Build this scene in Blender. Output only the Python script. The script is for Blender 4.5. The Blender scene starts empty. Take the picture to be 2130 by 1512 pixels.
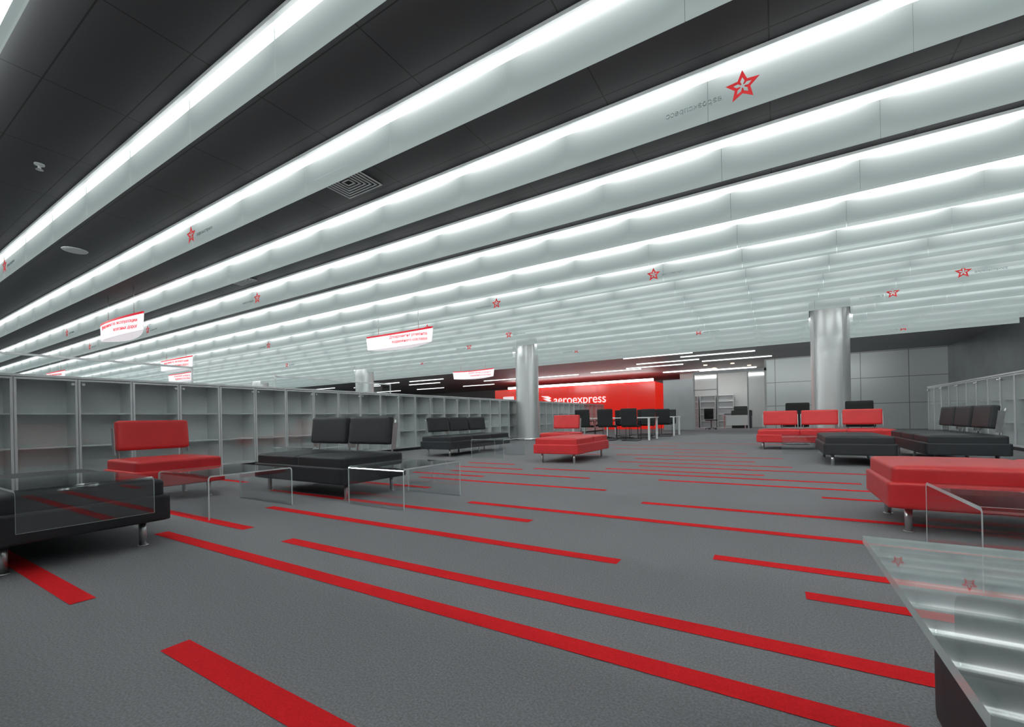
import bpy, bmesh, math, random
from mathutils import Vector, Matrix
random.seed(4)
C=bpy.context.collection
scn=bpy.context.scene
scn.view_settings.view_transform='Standard'

# ---------------------------------------------------------------- materials
def mat(name):
    m=bpy.data.materials.new(name); m.use_nodes=True
    nt=m.node_tree; nt.nodes.clear()
    return m,nt,nt.nodes.new('ShaderNodeOutputMaterial')
def N(nt,t,**k):
    n=nt.nodes.new(t)
    for a,b in k.items(): setattr(n,a,b)
    return n
def pbr(name,col,rough=.5,metal=0,emi=None,es=0,noise=0,nscale=30,bump=0,bscale=200,spec=.5):
    m,nt,o=mat(name)
    b=N(nt,'ShaderNodeBsdfPrincipled'); nt.links.new(b.outputs[0],o.inputs[0])
    b.inputs['Base Color'].default_value=(*col,1); b.inputs['Roughness'].default_value=rough
    b.inputs['Metallic'].default_value=metal; b.inputs['Specular IOR Level'].default_value=spec
    if emi: b.inputs['Emission Color'].default_value=(*emi,1); b.inputs['Emission Strength'].default_value=es
    tc=N(nt,'ShaderNodeTexCoord')
    if noise:
        n=N(nt,'ShaderNodeTexNoise'); n.inputs['Scale'].default_value=nscale; n.inputs['Detail'].default_value=4
        nt.links.new(tc.outputs['Object'],n.inputs['Vector'])
        r=N(nt,'ShaderNodeMapRange'); r.inputs[1].default_value=.3; r.inputs[2].default_value=.7
        r.inputs[3].default_value=1-noise; r.inputs[4].default_value=1+noise
        nt.links.new(n.outputs[0],r.inputs[0])
        v=N(nt,'ShaderNodeVectorMath',operation='SCALE'); v.inputs[0].default_value=col
        nt.links.new(r.outputs[0],v.inputs['Scale']); nt.links.new(v.outputs[0],b.inputs['Base Color'])
    if bump:
        n=N(nt,'ShaderNodeTexNoise'); n.inputs['Scale'].default_value=bscale
        nt.links.new(tc.outputs['Object'],n.inputs['Vector'])
        bp=N(nt,'ShaderNodeBump'); bp.inputs['Strength'].default_value=bump; bp.inputs['Distance'].default_value=.01
        nt.links.new(n.outputs[0],bp.inputs['Height']); nt.links.new(bp.outputs[0],b.inputs['Normal'])
    return m
def emis(name,col,s):
    m,nt,o=mat(name); e=N(nt,'ShaderNodeEmission'); e.inputs[0].default_value=(*col,1); e.inputs[1].default_value=s
    nt.links.new(e.outputs[0],o.inputs[0]); return m
def schlick(nt,f0):
    lw=N(nt,'ShaderNodeLayerWeight'); lw.inputs[0].default_value=.5
    p=N(nt,'ShaderNodeMath',operation='POWER'); p.inputs[1].default_value=5
    nt.links.new(lw.outputs['Facing'],p.inputs[0])
    r=N(nt,'ShaderNodeMapRange'); r.inputs[3].default_value=f0; r.inputs[4].default_value=1
    nt.links.new(p.outputs[0],r.inputs[0]); return r.outputs[0]
def clear(name,tint=(.97,.99,.99),f0=.04,rough=.02,boost=1.0):
    m,nt,o=mat(name)
    t=N(nt,'ShaderNodeBsdfTransparent'); t.inputs[0].default_value=(*tint,1)
    g=N(nt,'ShaderNodeBsdfGlossy'); g.inputs['Roughness'].default_value=rough
    mu=N(nt,'ShaderNodeMath',operation='MULTIPLY',use_clamp=True); mu.inputs[1].default_value=boost
    x=N(nt,'ShaderNodeMixShader')
    nt.links.new(schlick(nt,f0),mu.inputs[0]); nt.links.new(mu.outputs[0],x.inputs[0])
    nt.links.new(t.outputs[0],x.inputs[1]); nt.links.new(g.outputs[0],x.inputs[2]); nt.links.new(x.outputs[0],o.inputs[0])
    return m

M_carpet=pbr('carpet_grey',(.216,.213,.226),.95,noise=.24,nscale=140,bump=.15,bscale=300,spec=.1)
M_stripe=pbr('carpet_red',(.72,.019,.023),.95,noise=.10,nscale=170,bump=.15,bscale=300,spec=.1)
M_redl=pbr('red_leather',(.60,.028,.032),.42,noise=.05,nscale=9,bump=.05,bscale=350)
M_blackl=pbr('black_leather',(.026,.028,.032),.5,noise=.1,nscale=9,bump=.05,bscale=350,spec=.4)
M_chrome=pbr('brushed_steel',(.75,.76,.76),.3,1,noise=.05)
M_frame=pbr('aluminium_frame',(.60,.62,.63),.4,.3,noise=.03)
M_cabin=pbr('cabinet_laminate',(.78,.80,.80),.5,noise=.03)
M_cabtop=pbr('cabinet_top_laminate',(.60,.62,.63),.35,noise=.03)
M_glass=clear('door_glass',(.96,.975,.975),.07,.06)
M_acr=clear('clear_acrylic',(.965,.985,.985),.08,.01,1.2)
M_acrq=clear('clear_acrylic_thick',(.88,.91,.91),.10,.02,1.2)
M_acre=pbr('acrylic_edge',(.55,.62,.62),.15,0,emi=(.8,.9,.9),es=.03,noise=.02)  # faint emission makes the edges look bright; no lamp there
M_black=pbr('black_fabric',(.012,.013,.014),.8,noise=.1)
M_blackp=pbr('black_plastic',(.02,.02,.022),.4,noise=.05)
M_white=pbr('white_laminate',(.80,.81,.81),.35,noise=.02)
M_part=pbr('grey_partition',(.46,.48,.49),.3,.2,noise=.05,nscale=2)
M_wallg=pbr('grey_wall_paint',(.26,.27,.275),.6,noise=.05,nscale=2)
M_wallr=pbr('dark_glossy_cladding',(.16,.17,.18),.3,.4,noise=.35,nscale=.6)
M_redw=pbr('red_gloss_panel',(.85,.02,.012),.15,emi=(.9,.03,.015),es=.38,noise=.03,nscale=1)  # emission put into the red to brighten it; the panel is no lamp
M_ltr=pbr('white_letter',(.9,.9,.9),.5,emi=(1,1,1),es=.7,noise=.01)
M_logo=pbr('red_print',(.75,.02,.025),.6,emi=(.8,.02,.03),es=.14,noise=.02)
M_logotxt=pbr('grey_print',(.33,.38,.38),.6,noise=.02)
M_lampw=emis('white_lamp',(.93,1,.99),8.0)
M_lamps=emis('linear_lamp_white',(.93,1,.99),2.5)
M_tube=emis('tube_lamp',(.93,1,.985),36.0)
M_sign=pbr('sign_white',(.8,.78,.8),.4,emi=(1,.93,.97),es=.62,noise=.01)
M_signr=pbr('sign_red',(.75,.02,.04),.4,emi=(1,.03,.05),es=.3,noise=.01)
M_screen=pbr('office_grey',(.56,.57,.56),.5,noise=.05)
M_vent=pbr('vent_grey',(.42,.43,.44),.5,noise=.02)
M_warm=emis('warm_lamp',(1,.72,.4),6.0)

def column_mat():
    m,nt,o=mat('column_steel'); b=N(nt,'ShaderNodeBsdfPrincipled'); nt.links.new(b.outputs[0],o.inputs[0])
    b.inputs['Metallic'].default_value=.72; b.inputs['Roughness'].default_value=.38
    tc=N(nt,'ShaderNodeTexCoord'); mp=N(nt,'ShaderNodeMapping'); mp.inputs['Scale'].default_value=(4,4,.2)
    n=N(nt,'ShaderNodeTexNoise'); n.inputs['Scale'].default_value=1.6
    cr=N(nt,'ShaderNodeValToRGB'); cr.color_ramp.elements[0].color=(.60,.61,.61,1); cr.color_ramp.elements[1].color=(.72,.73,.73,1)
    nt.links.new(tc.outputs['Object'],mp.inputs[0]); nt.links.new(mp.outputs[0],n.inputs['Vector'])
    nt.links.new(n.outputs[0],cr.inputs[0]); nt.links.new(cr.outputs[0],b.inputs['Base Color'])
    return m
M_col=column_mat()

def grid_mat(name,col,line,sx,sy,lw,rough,metal=0,plane='XY',spec=.5):
    m,nt,o=mat(name); b=N(nt,'ShaderNodeBsdfPrincipled'); nt.links.new(b.outputs[0],o.inputs[0])
    b.inputs['Roughness'].default_value=rough; b.inputs['Metallic'].default_value=metal; b.inputs['Specular IOR Level'].default_value=spec
    g=N(nt,'ShaderNodeNewGeometry'); s=N(nt,'ShaderNodeSeparateXYZ'); nt.links.new(g.outputs['Position'],s.inputs[0])
    outs=[]
    for ax,st in zip(plane,(sx,sy)):
        d=N(nt,'ShaderNodeMath',operation='DIVIDE'); d.inputs[1].default_value=st
        fr=N(nt,'ShaderNodeMath',operation='FRACT'); l=N(nt,'ShaderNodeMath',operation='LESS_THAN'); l.inputs[1].default_value=lw/st
        nt.links.new(s.outputs[ax],d.inputs[0]); nt.links.new(d.outputs[0],fr.inputs[0]); nt.links.new(fr.outputs[0],l.inputs[0]); outs.append(l)
    mx=N(nt,'ShaderNodeMath',operation='MAXIMUM'); nt.links.new(outs[0].outputs[0],mx.inputs[0]); nt.links.new(outs[1].outputs[0],mx.inputs[1])
    mix=N(nt,'ShaderNodeMix',data_type='RGBA'); mix.inputs[6].default_value=(*col,1); mix.inputs[7].default_value=(*line,1)
    nt.links.new(mx.outputs[0],mix.inputs[0]); nt.links.new(mix.outputs[2],b.inputs['Base Color'])
    return m
M_ceil=grid_mat('ceiling_panels',(.050,.050,.053),(.016,.016,.016),1.2,.508,.010,.6,0,'XY',.2)
M_ceil2=pbr('pale_ceiling',(.38,.39,.39),.5,noise=.05,nscale=1)
M_back=grid_mat('back_wall_panels',(.64,.67,.67),(.28,.28,.28),1.65,1.15,.03,.34,.3,'XZ')

# frosted glass; tube glow from behind painted as an emission gradient, scalloped at joints
PH=.387; PL=1.2
def panel_mat():
    m,nt,o=mat('backlit_frosted_glass')
    tc=N(nt,'ShaderNodeTexCoord'); s=N(nt,'ShaderNodeSeparateXYZ'); nt.links.new(tc.outputs['Object'],s.inputs[0])
    def M(op,a,b=None,clamp=False):
        n=N(nt,'ShaderNodeMath',operation=op,use_clamp=clamp)
        for i,v in enumerate((a,b)):
            if v is None: continue
            if isinstance(v,(int,float)): n.inputs[i].default_value=v
            else: nt.links.new(v,n.inputs[i])
        return n.outputs[0]
    z=M('DIVIDE',s.outputs['Z'],PH)
    u=M('ABSOLUTE',M('DIVIDE',s.outputs['X'],PL/2))
    u6=M('POWER',u,5)
    zz=M('SUBTRACT',z,M('MULTIPLY',u6,.17))
    r=N(nt,'ShaderNodeValToRGB'); r.color_ramp.interpolation='B_SPLINE'; nt.links.new(zz,r.inputs[0])
    e=r.color_ramp.elements
    e[0].position=0; e[0].color=(.34,.40,.39,1)
    e[1].position=1; e[1].color=(1,1,1,1)
    for p,c in ((.2,(.28,.335,.33,1)),(.42,(.36,.425,.42,1)),(.62,(.52,.595,.585,1)),(.80,(.90,.97,.96,1))):
        k=e.new(p); k.color=c
    hot=N(nt,'ShaderNodeMapRange',interpolation_type='SMOOTHSTEP'); nt.links.new(zz,hot.inputs[0])
    hot.inputs[1].default_value=.64; hot.inputs[2].default_value=1.0; hot.inputs[3].default_value=1.05; hot.inputs[4].default_value=2.2
    em=N(nt,'ShaderNodeEmission'); nt.links.new(r.outputs[0],em.inputs[0]); nt.links.new(hot.outputs[0],em.inputs[1])
    gl=N(nt,'ShaderNodeBsdfGlossy'); gl.inputs['Roughness'].default_value=.15; gl.inputs[0].default_value=(.5,.5,.5,1)
    ad=N(nt,'ShaderNodeMixShader'); fm=M('MULTIPLY',schlick(nt,.03),.35)
    nt.links.new(fm,ad.inputs[0]); nt.links.new(em.outputs[0],ad.inputs[1]); nt.links.new(gl.outputs[0],ad.inputs[2])
    tr=N(nt,'ShaderNodeBsdfTransparent'); tr.inputs[0].default_value=(.96,.99,.985,1)
    mx=N(nt,'ShaderNodeMixShader'); mx.inputs[0].default_value=.26
    nt.links.new(ad.outputs[0],mx.inputs[1]); nt.links.new(tr.outputs[0],mx.inputs[2]); nt.links.new(mx.outputs[0],o.inputs[0])
    return m
M_panel=panel_mat()

# ---------------------------------------------------------------- mesh helpers
def bm2me(bm,name,mats,smooth=False):
    me=bpy.data.meshes.new(name); bmesh.ops.recalc_face_normals(bm,faces=bm.faces); bm.to_mesh(me); bm.free()
    for m in (mats if isinstance(mats,(list,tuple)) else [mats]): me.materials.append(m)
    if smooth:
        for p in me.polygons: p.use_smooth=True
    return me
def addbox(bm,x0,x1,y0,y1,z0,z1,mi=0):
    v=[bm.verts.new((x,y,z)) for x in (x0,x1) for y in (y0,y1) for z in (z0,z1)]
    for f in ((0,1,3,2),(4,6,7,5),(0,4,5,1),(2,3,7,6),(0,2,6,4),(1,5,7,3)):
        fc=bm.faces.new([v[i] for i in f]); fc.material_index=mi
def boxes(name,bl,m,bevel=0):
    bm=bmesh.new()
    for b in bl: addbox(bm,*b)
    if bevel: bmesh.ops.bevel(bm,geom=bm.edges[:],offset=bevel,segments=2,affect='EDGES')
    return bm2me(bm,name,m)
def rbox(name,hx,hy,hz,r,m,crown=0,n=14,center=(0,0,0),bot=True):
    bm=bmesh.new(); bmesh.ops.create_cube(bm,size=2)
    bmesh.ops.subdivide_edges(bm,edges=bm.edges[:],cuts=n,use_grid_fill=True)
    for v in bm.verts:
        p=v.co; q=[]
        for c in p: q.append(math.copysign(abs(c)**.6,c))
        P=Vector((q[0]*hx,q[1]*hy,q[2]*hz))
        inner=Vector((max(-hx+r,min(hx-r,P.x)),max(-hy+r,min(hy-r,P.y)),max(-hz+r,min(hz-r,P.z))))
        d=P-inner
        if d.length>1e-9: P=inner+d.normalized()*r
        if crown:
            cc=(1-(P.x/hx)**4)*(1-(P.y/hy)**4)
            P.z+=crown*cc*max(0,P.z/hz)
        v.co=P+Vector(center)
    return bm2me(bm,name,m,True)
def cyl(bm,x,y,z0,z1,r,seg=20,r2=None,caps=True):
    r2=r if r2 is None else r2
    a=[bm.verts.new((x+r*math.cos(2*math.pi*i/seg),y+r*math.sin(2*math.pi*i/seg),z0)) for i in range(seg)]
    b=[bm.verts.new((x+r2*math.cos(2*math.pi*i/seg),y+r2*math.sin(2*math.pi*i/seg),z1)) for i in range(seg)]
    for i in range(seg): 
        f=bm.faces.new((a[i],a[(i+1)%seg],b[(i+1)%seg],b[i])); f.smooth=True
    if caps: bm.faces.new(a[::-1]); bm.faces.new(b)
def tube(bm,pts,r,seg=8,closed=False):
    pts=[Vector(p) for p in pts]; rings=[]
    for i,p in enumerate(pts):
        t=(pts[min(i+1,len(pts)-1)]-pts[i]).normalized()+(pts[i]-pts[max(i-1,0)]).normalized()
        t.normalize(); up=Vector((0,0,1)) if abs(t.z)<.9 else Vector((0,1,0))
        s=t.cross(up).normalized(); u=s.cross(t)
        rings.append([bm.verts.new(p+s*r*math.cos(2*math.pi*k/seg)+u*r*math.sin(2*math.pi*k/seg)) for k in range(seg)])
    for a,b in zip(rings,rings[1:]):
        for k in range(seg):
            f=bm.faces.new((a[k],a[(k+1)%seg],b[(k+1)%seg],b[k])); f.smooth=True
    bm.faces.new(rings[0]); bm.faces.new(rings[-1][::-1])
def text_me(body,size,m,mirror=False,align='LEFT',ext=.002):
    c=bpy.data.curves.new('t','FONT'); c.body=body; c.size=size; c.extrude=ext; c.align_x=align
    ob=bpy.data.objects.new('t',c); C.objects.link(ob)
    dg=bpy.context.evaluated_depsgraph_get(); me=bpy.data.meshes.new_from_object(ob.evaluated_get(dg))
    bpy.data.objects.remove(ob)
    for v in me.vertices:
        x,y,z=v.co; v.co=((-x if mirror else x),-z,y)
    me.materials.clear(); me.materials.append(m)
    return me

def thing(name,label,cat,loc=(0,0,0),rot=0,me=None,group=None):
    o=bpy.data.objects.new(name,me); C.objects.link(o); o.location=loc; o.rotation_euler=(0,0,rot)
    o['label']=label; o['category']=cat
    if group: o['group']=group
    return o
def part(name,parent,me,loc=(0,0,0),rot=(0,0,0),label=None):
    o=bpy.data.objects.new(name,me); C.objects.link(o); o.parent=parent; o.location=loc; o.rotation_euler=rot
    if label: o['label']=label
    return o
def struct(name,me,label=None):
    o=bpy.data.objects.new(name,me); C.objects.link(o); o['kind']='structure'
    o['label']=label or name.replace('_',' '); return o

# ---------------------------------------------------------------- shell
XL,XR,YB,YF,ZC=-50.,6.2,-4.,34.,3.5
YW=25.
bm=bmesh.new()
def quadz(bm,x0,x1,y0,y1,z,mi):
    f=bm.faces.new([bm.verts.new(p) for p in ((x0,y0,z),(x1,y0,z),(x1,y1,z),(x0,y1,z))]); f.material_index=mi
addbox(bm,XL,XR,YB,YF,-.1,0,0)
S=[(.71,-1.88,5),(1.41,-3.93,5),(1.74,-2.87,5),(2.345,-4.15,-.75),(.68,-4.6,-2.73),(1.79,-5.3,-3.45),(2.96,-5.2,-1.64),
(3.38,-2.55,4),(4.05,-1.07,4),(2.67,-.31,4),(2.29,.10,4),(3.9,-4.64,-3.52),(4.57,-4.31,-1.59),(5.57,-1.26,2.2),(5.38,-4.4,-2.09),
(5.0,.36,2.4),(4.98,-4.82,-3.5),(6.5,-2.26,-.14),(6.1,-3.3,.8),(7.05,-1.9,2.6),(7.6,-2.4,.2),(8.25,-2.3,-.3),(9.0,-2.9,.1),(9.9,-1.9,-.5),(10.7,-3.5,-.8),
(5.9,-4.7,-3.4),(6.5,-4.9,-3.9),(8.9,-4.7,-3.2),(11.9,-4.6,-2.2),(13.1,-2.9,.2),(-.2,-3,1),(3.2,-7.4,-6.2),(4.4,-7.8,-6.9)]
for y,a,b in S: quadz(bm,a,b,y-.045,y+.045,.002,1)
me=bm2me(bm,'floor',[M_carpet,M_stripe])
struct('floor',me,'grey carpet with thin bright red stripes')
struct('ceiling',boxes('ceiling',[(XL,XR,YB,17.4,ZC,ZC+.1,0),(XL,XR,17.4,YF,ZC,ZC+.1,1)],[M_ceil,M_ceil2]),'dark grey panelled ceiling')
struct('wall_left',boxes('w',[(XL-.1,XL,YB,YF,0,ZC)],M_wallg),'grey end wall')
struct('wall_right',boxes('w',[(XR,XR+.1,YB,YW,0,ZC)],M_wallr),'dark glossy side wall')
struct('wall_front',boxes('w',[(XL,XR,YB-.1,YB,0,ZC)],M_wallg),'grey wall')
struct('wall_far',boxes('w',[(XL,XR,YF,YF+.1,0,ZC)],M_wallg),'dark grey far wall')
struct('wall_back',boxes('w',[(-.35,XR,YW,YW+.12,0,ZC)],M_back),'grey glazed panel wall')
struct('wall_office',boxes('w',[(-5.3,-3.75,YW,YW+.1,0,2.75)],M_part),'grey partition wall beside the office')
struct('wall_office_side',boxes('w',[(-.45,-.35,YW,30,0,ZC)],M_screen),'office side wall')
struct('wall_office_back',boxes('w',[(-5.3,-.45,30,30.1,0,ZC)],M_screen),'office rear wall')
struct('trim_1',boxes('t',[(-3.75,-.35,YW,YW+.08,2.95,3.08),(-3.75,-3.68,YW,YW+.08,0,2.95),(-1.2,-1.14,YW,YW+.08,0,2.95),(-2.6,-2.55,YW,YW+.08,0,2.95),(-3.75,-2.6,YW,YW+.08,2.1,2.15)],M_vent),'metal office front frame')
struct('window_1',boxes('g',[(-3.68,-2.6,YW+.03,YW+.04,.02,2.95)],M_glass),'glass pane of the office front')
struct('window_2',boxes('g',[(-1.14,-.36,YW+.03,YW+.04,.02,2.95)],M_glass),'glass pane of the office front')

# ---------------------------------------------------------------- ceiling light baffles
ZB=3.083
pmc={}
def panelmesh(L):
    key=round(L,3)
    if key not in pmc:
        bm=bmesh.new(); addbox(bm,-L/2+.0015,L/2-.0015,-.005,.005,0,PH); pmc[key]=bm2me(bm,'glass_panel',M_panel)
    return pmc[key]
X0=-48.41
nP=int((5.9-X0)/PL)
rows={}
cols=[(-25.6,14.1),(-16.7,14.1),(-7.85,14.1),(1.25,14.1)]
for k in range(-2,17):
    Y=.67+1.015*k
    r=thing('light_baffle','row of backlit frosted glass panels hanging from the dark ceiling','ceiling light',(0,Y,0),group='rows of ceiling light baffles')
    holes=[]
    for cx,cy in cols:
        if k==13: holes.append((cx-.46,cx+.46))
        elif cx>-9 and k==12: holes.append((cx*Y/cy-.40,cx*Y/cy+.40))
    def cut(a,b):
        segs=[(a,b)]
        for h0,h1 in holes:
            n=[]
            for p,q in segs:
                if h1<=p or h0>=q: n.append((p,q)); continue
                if h0>p: n.append((p,h0))
                if h1<q: n.append((h1,q))
            segs=n
        return [(p,q) for p,q in segs if q-p>.03]
    b1=bmesh.new(); b2=bmesh.new()
    for a,b in cut(X0,X0+nP*PL):
        addbox(b1,a,b,-.03,.06,ZC-.03,ZC-.002); tube(b2,[(a+.55,.045,ZC-.055),(b-.55,.045,ZC-.055)],.013,8)
    part('mounting_rail',r,bm2me(b1,'mounting_rail',M_frame)); part('lamp_tube',r,bm2me(b2,'lamp_tube',M_tube))
    for i in range(nP):
        for a,b in cut(X0+i*PL,X0+(i+1)*PL): part('glass_panel',r,panelmesh(b-a),((a+b)/2,0,ZB))
    rows[k]=r
# star emblems
def star_me(R):
    bm=bmesh.new()
    def ring(s):
        L=[]
        for i in range(10):
            a=math.pi/2+i*math.pi/5; rr=R*s*(1 if i%2==0 else .46)
            L.append((rr*math.cos(a),rr*math.sin(a)))
        return L
    o=ring(1); inn=ring(.58)
    inn=[(x*.95,y*.95) if i%2==0 else (x*1.05,y*1.05) for i,(x,y) in enumerate(inn)]
    V=[bm.verts.new((x,-.004,z)) for x,z in o]; W=[bm.verts.new((x,-.004,z)) for x,z in inn]
    for i in range(10):
        j=(i+1)%10; bm.faces.new((V[i],V[j],W[j],W[i]))
    for i in range(5):
        a=math.pi/2+math.pi/5+i*2*math.pi/5; d=Vector((math.cos(a),0,math.sin(a))); s=Vector((-math.sin(a),0,math.cos(a)))
        p=[d*R*.36+s*R*.09,d*R*.36-s*R*.09,d*R*.12-s*R*.03,d*R*.12+s*R*.03]
        bm.faces.new([bm.verts.new((q.x,-.004,q.z)) for q in p])
    r=bmesh.ops.extrude_face_region(bm,geom=bm.faces[:])
    for v in [g for g in r['geom'] if isinstance(g,bmesh.types.BMVert)]: v.co.y+=.003
    return bm2me(bm,'star_emblem',M_logo)
starm=star_me(.118)
txtm=text_me('аэроэкспресс',.060,M_logotxt,False); txtmm=text_me('аэроэкспресс',.060,M_logotxt,True)
for x,k,mir in [(-.17,3,1),(-6.42,2,0),(-9.9,1,0),(-8.62,4,1),(-1.77,7,0),(2.9,10,0),(-5.03,7,1),(2.12,11,1),(3.25,16,1),(-6.2,14,1),(-6.6,10,0),
                (-15.7,3,0),(-13.7,4,0),(-17.9,4,0),(-13.6,7,1),(-7.9,8,0),(-8.8,11,1),(-1.9,13,0),(-17.6,10,0),(-12.8,13,0)]:
    z=ZB+.17
    part('star_emblem',rows[k],starm,(x,-.012,z))
    part('lettering',rows[k],txtmm if mir else txtm,(x+(-.14 if mir else .14),-.012,z-.045))

# vents, speaker, sprinkler
def vent():
    bm=bmesh.new()
    for i in range(6):
        s=.28-i*.044; w=.016
        for (a,b,c,d) in ((-s,s,-s*.85,-s*.85+w),(-s,s,s*.85-w,s*.85),(-s,-s+w,-s*.85,s*.85),(s-w,s,-s*.85,s*.85)):
            addbox(bm,a,b,c,d,-.016,-.008,0)
    addbox(bm,-.275,.275,-.235,.235,-.006,0,1)
    return bm2me(bm,'ceiling_vent',[M_vent,M_black])
vm=vent()
for x,y in ((-4.06,3.26),(-8.55,4.3),(-21.,1.2)):
    thing('ceiling_vent','square grey louvred air vent in the ceiling','vent',(x,y,ZC),me=vm,group='ceiling vents')
bm=bmesh.new(); cyl(bm,0,0,-.012,0,.14,28,.15); cyl(bm,0,0,-.016,-.012,.11,28)
thing('ceiling_speaker','round pale grille speaker set in the ceiling','speaker',(-9.1,2.25,ZC),me=bm2me(bm,'s',M_vent))
bm=bmesh.new(); cyl(bm,0,0,-.012,0,.04); cyl(bm,0,0,-.05,-.012,.012); cyl(bm,0,0,-.06,-.05,.03,20,.02)
thing('ceiling_sprinkler','small white fire sprinkler head on the ceiling','sprinkler',(-6.4,1.33,ZC),me=bm2me(bm,'s',M_frame))

# ---------------------------------------------------------------- columns
bm=bmesh.new(); R=.42
for z0,z1 in ((.08,1.25),(1.256,2.5),(2.506,ZC)):
    cyl(bm,0,0,z0,z1,R,96,caps=False)
cyl(bm,0,0,.08,ZC,R-.006,64,caps=False)
shaft=bm2me(bm,'column_shaft',M_col)
bm=bmesh.new(); cyl(bm,0,0,0,.08,R+.01,64); plinth=bm2me(bm,'column_plinth',M_chrome)
seam=boxes('seam',[(R-.004,R+.003,-.004,.004,.08,ZC)],M_vent)
for x,y in cols+[(-9.1,33.0)]:
    c=thing('round_column','round brushed steel clad column','column',(x,y,0),group='steel clad columns')
    part('column_shaft',c,shaft); part('column_plinth',c,plinth)
    for j in range(4): part('cladding_seam',c,seam,rot=(0,0,.6+j*math.pi/2))

# ---------------------------------------------------------------- cabinets
W=.61; HC=1.5; DC=.42
body=boxes('cabinet_body',[(-W/2,-W/2+.018,0,DC,.07,HC-.02),(W/2-.018,W/2,0,DC,.07,HC-.02),(-W/2,W/2,DC-.012,DC,.07,HC-.02),(-W/2,W/2,0,DC,.07,.095)],M_cabin)
ctop=boxes('cabinet_top',[(-W/2,W/2,-.03,DC,HC-.02,HC+.01)],M_cabtop)
plin=boxes('plinth',[(-W/2,W/2,.03,DC,0,.07)],M_blackp)
shelf=boxes('shelf',[(-W/2+.018,W/2-.018,.03,DC-.012,0,.02)],M_cabin)
w=W/2-.004
door=boxes('door',[(-w,-w+.024,-.022,-.002,.08,HC-.03),(w-.024,w,-.022,-.002,.08,HC-.03),(-w,w,-.022,-.002,.08,.115),(-w,w,-.022,-.002,HC-.055,HC-.03)],M_frame)
dgl=boxes('door_glass',[(-w+.022,w-.022,-.014,-.010,.11,HC-.05)],M_glass)
bm=bmesh.new(); cyl(bm,0,0,-.02,.02,.018); 
for v in bm.verts: v.co=Vector((v.co.x,v.co.z,v.co.y))
lock=bm2me(bm,'door_lock',M_chrome)
def cabinet(x,y,rot,i,grp):
    c=thing('display_cabinet','grey waist-high storage cabinet with framed glass door','cabinet',(x,y,0),rot,group=grp)
    part('body',c,body); part('cabinet_top',c,ctop); part('plinth',c,plin)
    for z in (.52,.98): part('shelf',c,shelf,(0,0,z))
    d=part('door',c,door); part('glass',d,dgl); part('lock',d,lock,((w-.05)*(1 if i%2 else -1),-.03,HC-.10))
for i in range(38): cabinet(-8.42,.86+W*(i+.5),math.pi/2,i,'cabinets in the long low row')
for i in range(15): cabinet(3.92,17.55-W*(i+.5),-math.pi/2,i,'cabinets along the side aisle')

# glass partitions behind the cabinet row
def partition(x,y0,y1,h):
    o=thing('glass_partition','clear glass partition with slim white top rail','partition',(x,(y0+y1)/2,0),group='glass partitions')
    L=(y1-y0)/2
    part('top_rail',o,boxes('r',[(-.02,.02,-L,L,h-.04,h)],M_white)); part('glass',o,boxes('g',[(-.005,.005,-L,L,.02,h-.04)],M_acr))
    for y in (-L+.015,L-.015): part('post',o,boxes('p',[(-.015,.015,y-.015,y+.015,0,h-.04)],M_white))
partition(-12.,1.2,5.0,2.2); partition(-12.,7.0,11.3,2.15)

# ---------------------------------------------------------------- sofas
DS=.86
legb=bmesh.new(); cyl(legb,0,0,.005,.17,.021,20); cyl(legb,0,0,0,.005,.03,24); legm=bm2me(legb,'leg',M_chrome)
cache={}
def sofa_mesh(n,m):
    key=(n,m.name)
    if key in cache: return cache[key]
    Wd=.8*n+.03
    base=rbox('base',Wd/2,DS/2,.09,.022,m,0,12)
    cush=rbox('seat_cushion',(Wd-.05)/2/n,DS/2-.025,.062,.026,m,.016,14)
    back=rbox('backrest',.338,.045,.165,.025,m,0,12)
    cache[key]=(base,cush,back); return cache[key]
bm=bmesh.new()
for s in (-1,1):
    tube(bm,[(s*.30,.05,.0),(s*.30,.10,.02),(s*.30,.115,.06),(s*.30,.13,.30),(s*.30,.14,.50)],.011,8)
tube(bm,[(-.30,.118,.10),(.30,.118,.10)],.008,8)
addbox(bm,-.350,-.342,.06,.13,.16,.46); addbox(bm,.342,.350,.06,.13,.16,.46)
brk=bm2me(bm,'backrest_bracket',M_chrome)
def sofa(x,y,n,rot,color,backs,label,name=None):
    m=M_redl if color=='red' else M_blackl
    base,cush,back=sofa_mesh(n,m); Wd=.8*n+.03
    o=thing(name or ('sofa' if backs else 'ottoman'),label,'sofa' if backs else 'ottoman',(x,y,0),rot)
    part('base',o,base,(0,0,.25))
    cw=(Wd-.05)/n
    for i in range(n): part('seat_cushion',o,cush,(-(Wd-.05)/2+cw*(i+.5),0,.378))
    for sx in (-1,1):
        for sy in (-1,1): part('leg',o,legm,(sx*(Wd/2-.12),sy*(DS/2-.12),0))
    if n==3:
        for sy in (-1,1): part('leg',o,legm,(0,sy*(DS/2-.12),0))
    if backs:
        for i in range(n):
            bx=(i-(n-1)/2)*.75
            b=part('backrest',o,back,(bx,DS/2-.13,.695),(-.12,0,0))
            part('bracket',b,brk,(0,-.045,-.37),(.0,0,0),'chrome bracket')
    return o
R90=math.pi/2
sofa(-4.335,.895,2,0,'black',False,'black leather two-seat bench on short steel legs')
sofa(-5.84,2.15,1,R90,'red',True,'red leather single seat with floating backrest')
sofa(-4.5,3.26,2,0,'black',True,'black leather two-seat sofa with two square backrests')
sofa(-6.34,8.43,3,R90,'black',True,'black leather three-seat sofa beside the glass cabinets')
sofa(-3.31,7.7,2,R90,'red',False,'red leather two-cushion bench on steel legs')
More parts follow.
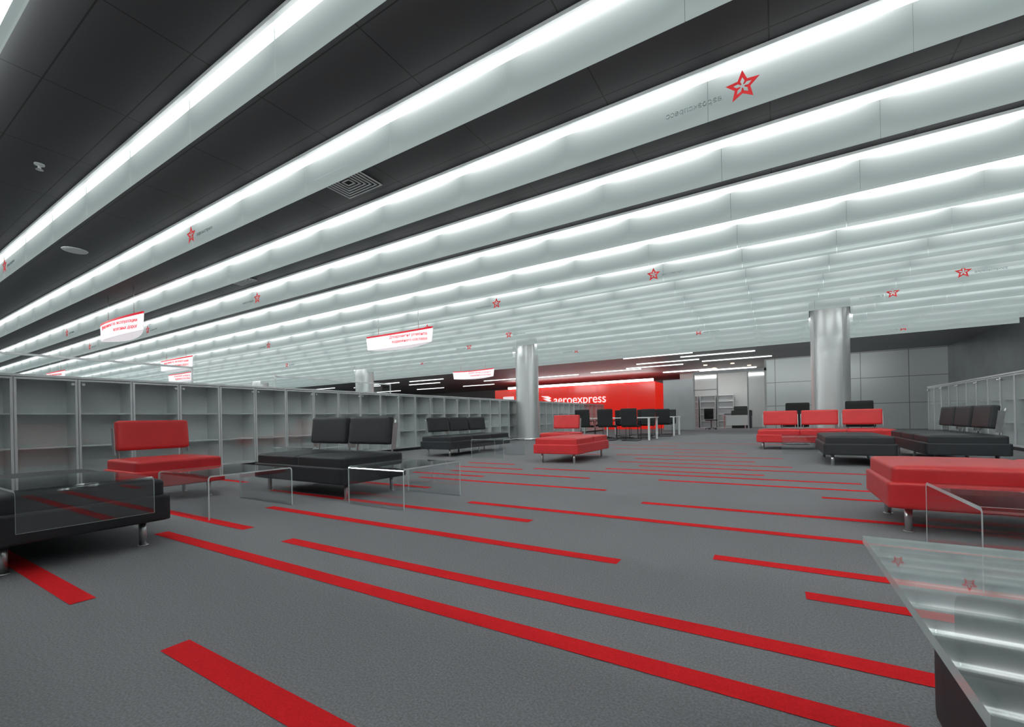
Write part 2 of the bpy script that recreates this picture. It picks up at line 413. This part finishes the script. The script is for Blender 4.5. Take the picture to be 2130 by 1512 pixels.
sofa(-4.42,9.6,1,0,'red',True,'red leather single seat behind the red bench')
sofa(.84,11.6,3,0,'red',True,'red leather three-seat sofa in front of the steel column')
sofa(1.04,8.83,2,R90,'black',False,'black leather bench beside the red sofa')
sofa(2.27,9.6,3,-R90,'black',True,'black leather three-seat sofa near the side cabinets')
sofa(1.44,4.14,2,0,'red',False,'red leather two-seat bench beside a clear table')
sofa(1.085,.81,2,0,'black',False,'black leather bench under a clear acrylic tray')

# ---------------------------------------------------------------- acrylic tables
def utable(x0,x1,y0,y1,zt,axis='Y',t=.012,z0=0,label='clear acrylic waterfall side table',legs=(1,1),m=None,name='acrylic_table'):
    a0,a1=(y0,y1) if axis=='Y' else (x0,x1); w0,w1=(x0,x1) if axis=='Y' else (y0,y1)
    A=(a1-a0)/2; Wd=(w1-w0)/2; r=.03
    out=[];inn=[]
    def arc(cx,cz,s,e,R): return [(cx+R*math.cos(math.radians(s+(e-s)*i/5)),cz+R*math.sin(math.radians(s+(e-s)*i/5))) for i in range(6)]
    H=zt
    if legs[0]: out.append((-A,z0)); inn.append((-A+t,z0)); out+=arc(-A+r,H-r,180,90,r); inn+=arc(-A+r,H-r,180,90,r-t)
    else: out.append((-A,H)); inn.append((-A,H-t))
    if legs[1]: out+=arc(A-r,H-r,90,0,r)+[(A,z0)]; inn+=arc(A-r,H-r,90,0,r-t)+[(A-t,z0)]
    else: out.append((A,H)); inn.append((A,H-t))
    bm=bmesh.new()
    def P(a,z,s): return (s*Wd,a,z) if axis=='Y' else (a,s*Wd,z)
    O=[[bm.verts.new(P(a,z,s)) for a,z in out] for s in (-1,1)]; I=[[bm.verts.new(P(a,z,s)) for a,z in inn] for s in (-1,1)]
    n=len(out)
    for i in range(n-1):
        bm.faces.new((O[0][i],O[0][i+1],O[1][i+1],O[1][i])); bm.faces.new((I[0][i],I[1][i],I[1][i+1],I[0][i+1]))
        for s in (0,1):
            f=bm.faces.new((O[s][i],O[s][i+1],I[s][i+1],I[s][i])); f.material_index=1
    for e in (0,n-1):
        f=bm.faces.new((O[0][e],O[1][e],I[1][e],I[0][e])); f.material_index=1
    me=bm2me(bm,name,[m or M_acr,M_acre])
    return thing(name,label,'table',((x0+x1)/2,(y0+y1)/2,0),me=me)
utable(-5.0,-4.05,1.78,2.52,.37)
utable(-3.58,-2.84,2.80,3.62,.37)
utable(-6.5,-5.55,3.75,4.4,.44)
utable(-5.5,-4.7,7.4,8.3,.38)
utable(.1,1.5,10.0,10.75,.37,label='long clear acrylic table before the red sofa')
utable(.76,1.8,2.66,3.5,.375,t=.018,label='clear acrylic table beside the red bench')
utable(-4.3,-3.43,.60,1.20,.470,'X',.012,.24,'clear acrylic tray hooked over the black bench',(0,1),name='acrylic_tray')
utable(.19,1.3,.655,1.45,.475,'Y',.018,0,'thick clear acrylic tray lying on the black bench',(0,0),M_acrq,name='acrylic_tray')

# ---------------------------------------------------------------- hanging signs
def sign(x0,x1,y,z1,lines,h=.34):
    o=thing('hanging_sign','glowing white curved sign with red top band and text','sign',((x0+x1)/2,y,0),group='hanging department signs')
    L=(x1-x0)/2; n=24
    def lens(za,zb,mm,off=0,nm='sign_body'):
        bm=bmesh.new(); R=[]
        for s in (-1,1):
            top=[];bot=[]
            for i in range(n+1):
                u=-1+2*i/n; yy=s*(.16*(1-u*u)+.008+off); dz=-.05*(1-u*u)
                top.append(bm.verts.new((u*L,yy,zb+dz+.05))); bot.append(bm.verts.new((u*L*.96,yy,za+dz+.05)))
            R.append((top,bot))
            for i in range(n): bm.faces.new((top[i],top[i+1],bot[i+1],bot[i]))
        for q in (0,1):
            for i in range(n): bm.faces.new((R[0][q][i],R[0][q][i+1],R[1][q][i+1],R[1][q][i]))
        for e in (0,n): bm.faces.new((R[0][0][e],R[1][0][e],R[1][1][e],R[0][1][e]))
        return bm2me(bm,nm,mm)
    part('sign_body',o,lens(z1-h,z1-.04,M_sign)); part('red_band',o,lens(z1-.04,z1,M_signr,.003,'red_band'),label='red band')
    for s in (-1,1):
        bm=bmesh.new(); tube(bm,[(s*L*.6,0,z1),(s*L*.6,0,ZC)],.005,6)
        part('suspension_wire',o,bm2me(bm,'w',M_chrome))
    for j,l in enumerate(lines):
        t=text_me(l,.100,M_signr,align='RIGHT')
        for v in t.vertices:
            u=(v.co.x+L*.88)/L; v.co.y+=-(.16*(1-u*u)+.016); v.co.x+=L*.88
        part('lettering',o,t,(0,0,z1-.13-j*.115))
T1=['Департамент по эксплуатации','железных дорог']; T2=['Департамент ремонта','подвижного состава']
for a,b,y,t in ((-12.3,-10.1,3.42,T1),(-8.9,-6.67,7.6,T2),(-12.3,-10.1,15.3,T2),(-17.6,-15.35,6.4,T1),(-22.1,-19.9,8.3,T2),(-24.8,-22.6,5.25,T1)):
    sign(a,b,y,2.9,t)

# ---------------------------------------------------------------- red kiosk
k=thing('red_kiosk','glossy bright red service pavilion with white lettering','kiosk',(-12.,27,0))
part('kiosk_body',k,boxes('b',[(-5.8,5.8,0,3.7,.0,2.9)],M_redw,.03))
part('light_strip',k,boxes('l',[(-4.6,5.7,-.05,.1,2.93,3.07)],M_lampw),label='bright white light strip')
part('panel_seam',k,boxes('s',[(x-.012,x+.012,-.006,.0,.1,2.85) for x in (-3.9,-1.9,.1,2.1,4.1)]+[(5.8,5.806,1.8,1.82,.1,2.85)],M_signr))
t=text_me('aeroexpress',.82,M_ltr,align='LEFT',ext=.01)
mx=max(v.co.x for v in t.vertices)
for v in t.vertices: v.co.x*=3.7/mx
part('lettering',k,t,(-.98,-.03,1.74))
bm=bmesh.new()
for j,(ln,zz) in enumerate(((.80,.40),(.66,.22),(.48,.04))):
    pts=[(-ln,zz+.15),(-ln*.3,zz+.12),(0,zz+.0),(-.1,zz-.07),(-ln*.45,zz-.02)]
    bm.faces.new([bm.verts.new((x,-.03,z)) for x,z in pts])
part('wing_emblem',k,bm2me(bm,'wing',M_ltr),(-1.15,0,1.77))
part('display_panel',k,boxes('d',[(-.45,.45,-.05,0,1.3,2.4)],M_sign,.01),(-4.6,0,0),label='small white display panel')

# ---------------------------------------------------------------- work tables and chairs
tt=boxes('table_top',[(-1.4,1.4,-.6,.6,.73,.765)],M_white,.006)
tl=boxes('leg',[(-.03,.03,-.03,.03,0,.73)],M_white,.004)
def table(x,y):
    o=thing('meeting_table','long white meeting table with square white legs','table',(x,y,0),group='meeting tables')
    part('table_top',o,tt)
    for sx in (-1.34,1.34):
        for sy in (-.55,.55): part('leg',o,tl,(sx,sy,0))
seatm=rbox('seat',.24,.23,.03,.025,M_black,.01,8)
backm=rbox('backrest',.26,.025,.29,.022,M_black,0,8)
bm=bmesh.new()
for s in (-1,1):
    tube(bm,[(s*.25,.24,.012),(s*.25,-.18,.012),(s*.25,-.235,.04),(s*.25,-.24,.40),(s*.25,-.20,.44),(s*.25,.2,.46),(s*.25,.24,.66),(s*.25,.27,.98)],.011,8)
tube(bm,[(-.25,.24,.012),(.25,.24,.012)],.011,8)
frm=bm2me(bm,'frame',M_blackp)
bm=bmesh.new(); tube(bm,[(0,.25,.66),(0,-.12,.67),(0,-.17,.63),(0,-.2,.45)],.016,8)
armm=bm2me(bm,'armrest',M_blackp)
def chair(x,y,rot):
    o=thing('cantilever_chair','black fabric cantilever chair with dark sled frame','chair',(x,y,0),rot,group='black meeting chairs')
    part('seat',o,seatm,(0,0,.48)); part('backrest',o,backm,(0,.25,.77),(-.08,0,0)); part('frame',o,frm)
    for s in (-1,1): part('armrest',o,armm,(s*.262,0,0))
table(-4.9,15.1); table(-4.75,18.4)
for x in (-5.65,-4.85,-4.05): chair(x,14.22,math.pi)
for x in (-5.6,-4.8,-4.0): chair(x,16.0,0)
for x in (-5.3,-4.4,-3.7): chair(x,17.5,math.pi)
for x in (-4.9,-3.9): chair(x,19.3,0)
chair(.42,13.3,math.pi+.2); chair(1.72,13.1,math.pi-.2)

def office():
    o=thing('office_chair','black swivel office chair on castors','chair',(-3.0,25.9,0),.6)
    part('seat',o,seatm,(0,0,.5)); part('backrest',o,backm,(0,.25,.85))
    bm=bmesh.new(); cyl(bm,0,0,.08,.48,.025)
    for i in range(5):
        a=i*2*math.pi/5; tube(bm,[(0,0,.10),(.28*math.cos(a),.28*math.sin(a),.06)],.018,8); cyl(bm,.28*math.cos(a),.28*math.sin(a),0,.055,.025)
    part('swivel_base',o,bm2me(bm,'b',M_blackp))
    p=thing('photocopier','dark office photocopier with document feeder','copier',(-1.65,28.2,0))
    part('cabinet',p,boxes('c',[(-.5,.5,-.35,.35,0,.65)],M_blackp,.02)); part('scanner_unit',p,boxes('c',[(-.52,.52,-.36,.36,.65,1.02)],M_blackp,.03))
    part('document_feeder',p,boxes('c',[(-.4,.3,-.3,.3,1.02,1.25)],M_blackp,.03)); part('paper_tray',p,boxes('c',[(-.9,-.52,-.2,.2,.8,.84)],M_blackp,.01))
    d=thing('reception_desk','angled white desk with steel legs','desk',(-1.9,26.6,0),.5)
    part('desk_top',d,boxes('t',[(-.6,.6,-.3,.3,.72,.75)],M_white,.005)); part('front_panel',d,boxes('t',[(-.58,.58,-.28,-.26,.2,.72)],M_white))
    for s in (-1,1): part('leg',d,boxes('t',[(s*.55-.02,s*.55+.02,-.02,.02,0,.72)],M_chrome))
    for i,x in enumerate((-4.6,-3.6,-2.6)):
        s=thing('office_bookcase','tall pale bookcase standing against the office wall','bookcase',(x,29.7,0),group='office bookcases')
        part('carcass',s,boxes('t',[(-.45,-.42,-.2,.2,0,2),(.42,.45,-.2,.2,0,2),(-.45,.45,.18,.2,0,2)],M_frame))
        for z in (0,.4,.8,1.2,1.6,1.97): part('shelf',s,boxes('t',[(-.42,.42,-.2,.18,z,z+.025)],M_white))
    bm=bmesh.new(); cyl(bm,0,0,-.025,0,.09,20); wl=bm2me(bm,'spot',M_warm)
    for x,y in ((-3.2,25.6),(-1.9,25.7),(-3.0,27.6),(-1.2,27.4)):
        thing('warm_downlight','small round warm ceiling downlight in the office','lamp',(x,y,ZC),me=wl,group='office downlights')
office()

# far zone linear lamps
lm=boxes('lamp',[(-1.5,1.5,-.025,.025,-.04,0)],M_lamps)
lm2=boxes('lamp',[(-1.5,1.5,-.10,.10,-.04,0)],M_lampw)
for x,y in ((-4.5,20.),(-2.2,21.2),(-4.6,22.6),(-1.6,23.6),(-5.6,24.2),(-8.,25.),(-12,25.5),(-16,25.2),(-20,22.),(-24,22.),(-22,24.),(-27,23),(-31,22),(-20,28),(-25,28),(-30,28),(-2.4,28.6),(-4.4,28.)):
    thing('linear_lamp','thin white linear lamp on the ceiling','lamp',(x,y,ZC),me=lm2 if (x>-5 and y>26) else lm,group='linear ceiling lamps')
# hidden fill lights added to brighten the back wall, kiosk and office
def area(x,y,z,sx,sy,p,target):
    l=bpy.data.lights.new('added_fill_light','AREA'); l.shape='RECTANGLE'; l.size=sx; l.size_y=sy; l.energy=p; l.color=(.95,1,.99)
    o=bpy.data.objects.new('added_fill_light',l); C.objects.link(o); o.location=(x,y,z)
    o.rotation_euler=(Vector(target)-Vector((x,y,z))).to_track_quat('-Z','Y').to_euler()
for x in (-3.,2.5): area(x,17.45,3.40,5.0,.12,45,(x,25,1.0))
for x in (-14.,-8.): area(x,17.45,3.40,2.5,.12,35,(x,27,1.3))
area(-2.2,27.2,3.4,2.5,1.2,50,(-2.2,27.4,0))

# ---------------------------------------------------------------- world + camera
wd=bpy.data.worlds.new('w'); scn.world=wd; wd.use_nodes=True
wd.node_tree.nodes['Background'].inputs[0].default_value=(.5,.55,.6,1); wd.node_tree.nodes['Background'].inputs[1].default_value=.2
cam=bpy.data.cameras.new('camera'); co=bpy.data.objects.new('camera',cam); C.objects.link(co); scn.camera=co
cam.sensor_fit='HORIZONTAL'; cam.sensor_width=36; cam.lens=905/2130*36; cam.shift_y=(870.7-756)/2130; cam.clip_start=.03; cam.clip_end=200
th=math.radians(31.2); ph=math.atan(.0196)
F=Vector((-math.sin(th),math.cos(th),0)); Rr=Vector((math.cos(th),math.sin(th),0)); Z=Vector((0,0,1))
r=Rr*math.cos(ph)-Z*math.sin(ph); u=Rr*math.sin(ph)+Z*math.cos(ph)
mt=Matrix((r,u,-F)).transposed().to_4x4(); mt.translation=Vector((0,0,.8)); co.matrix_world=mt
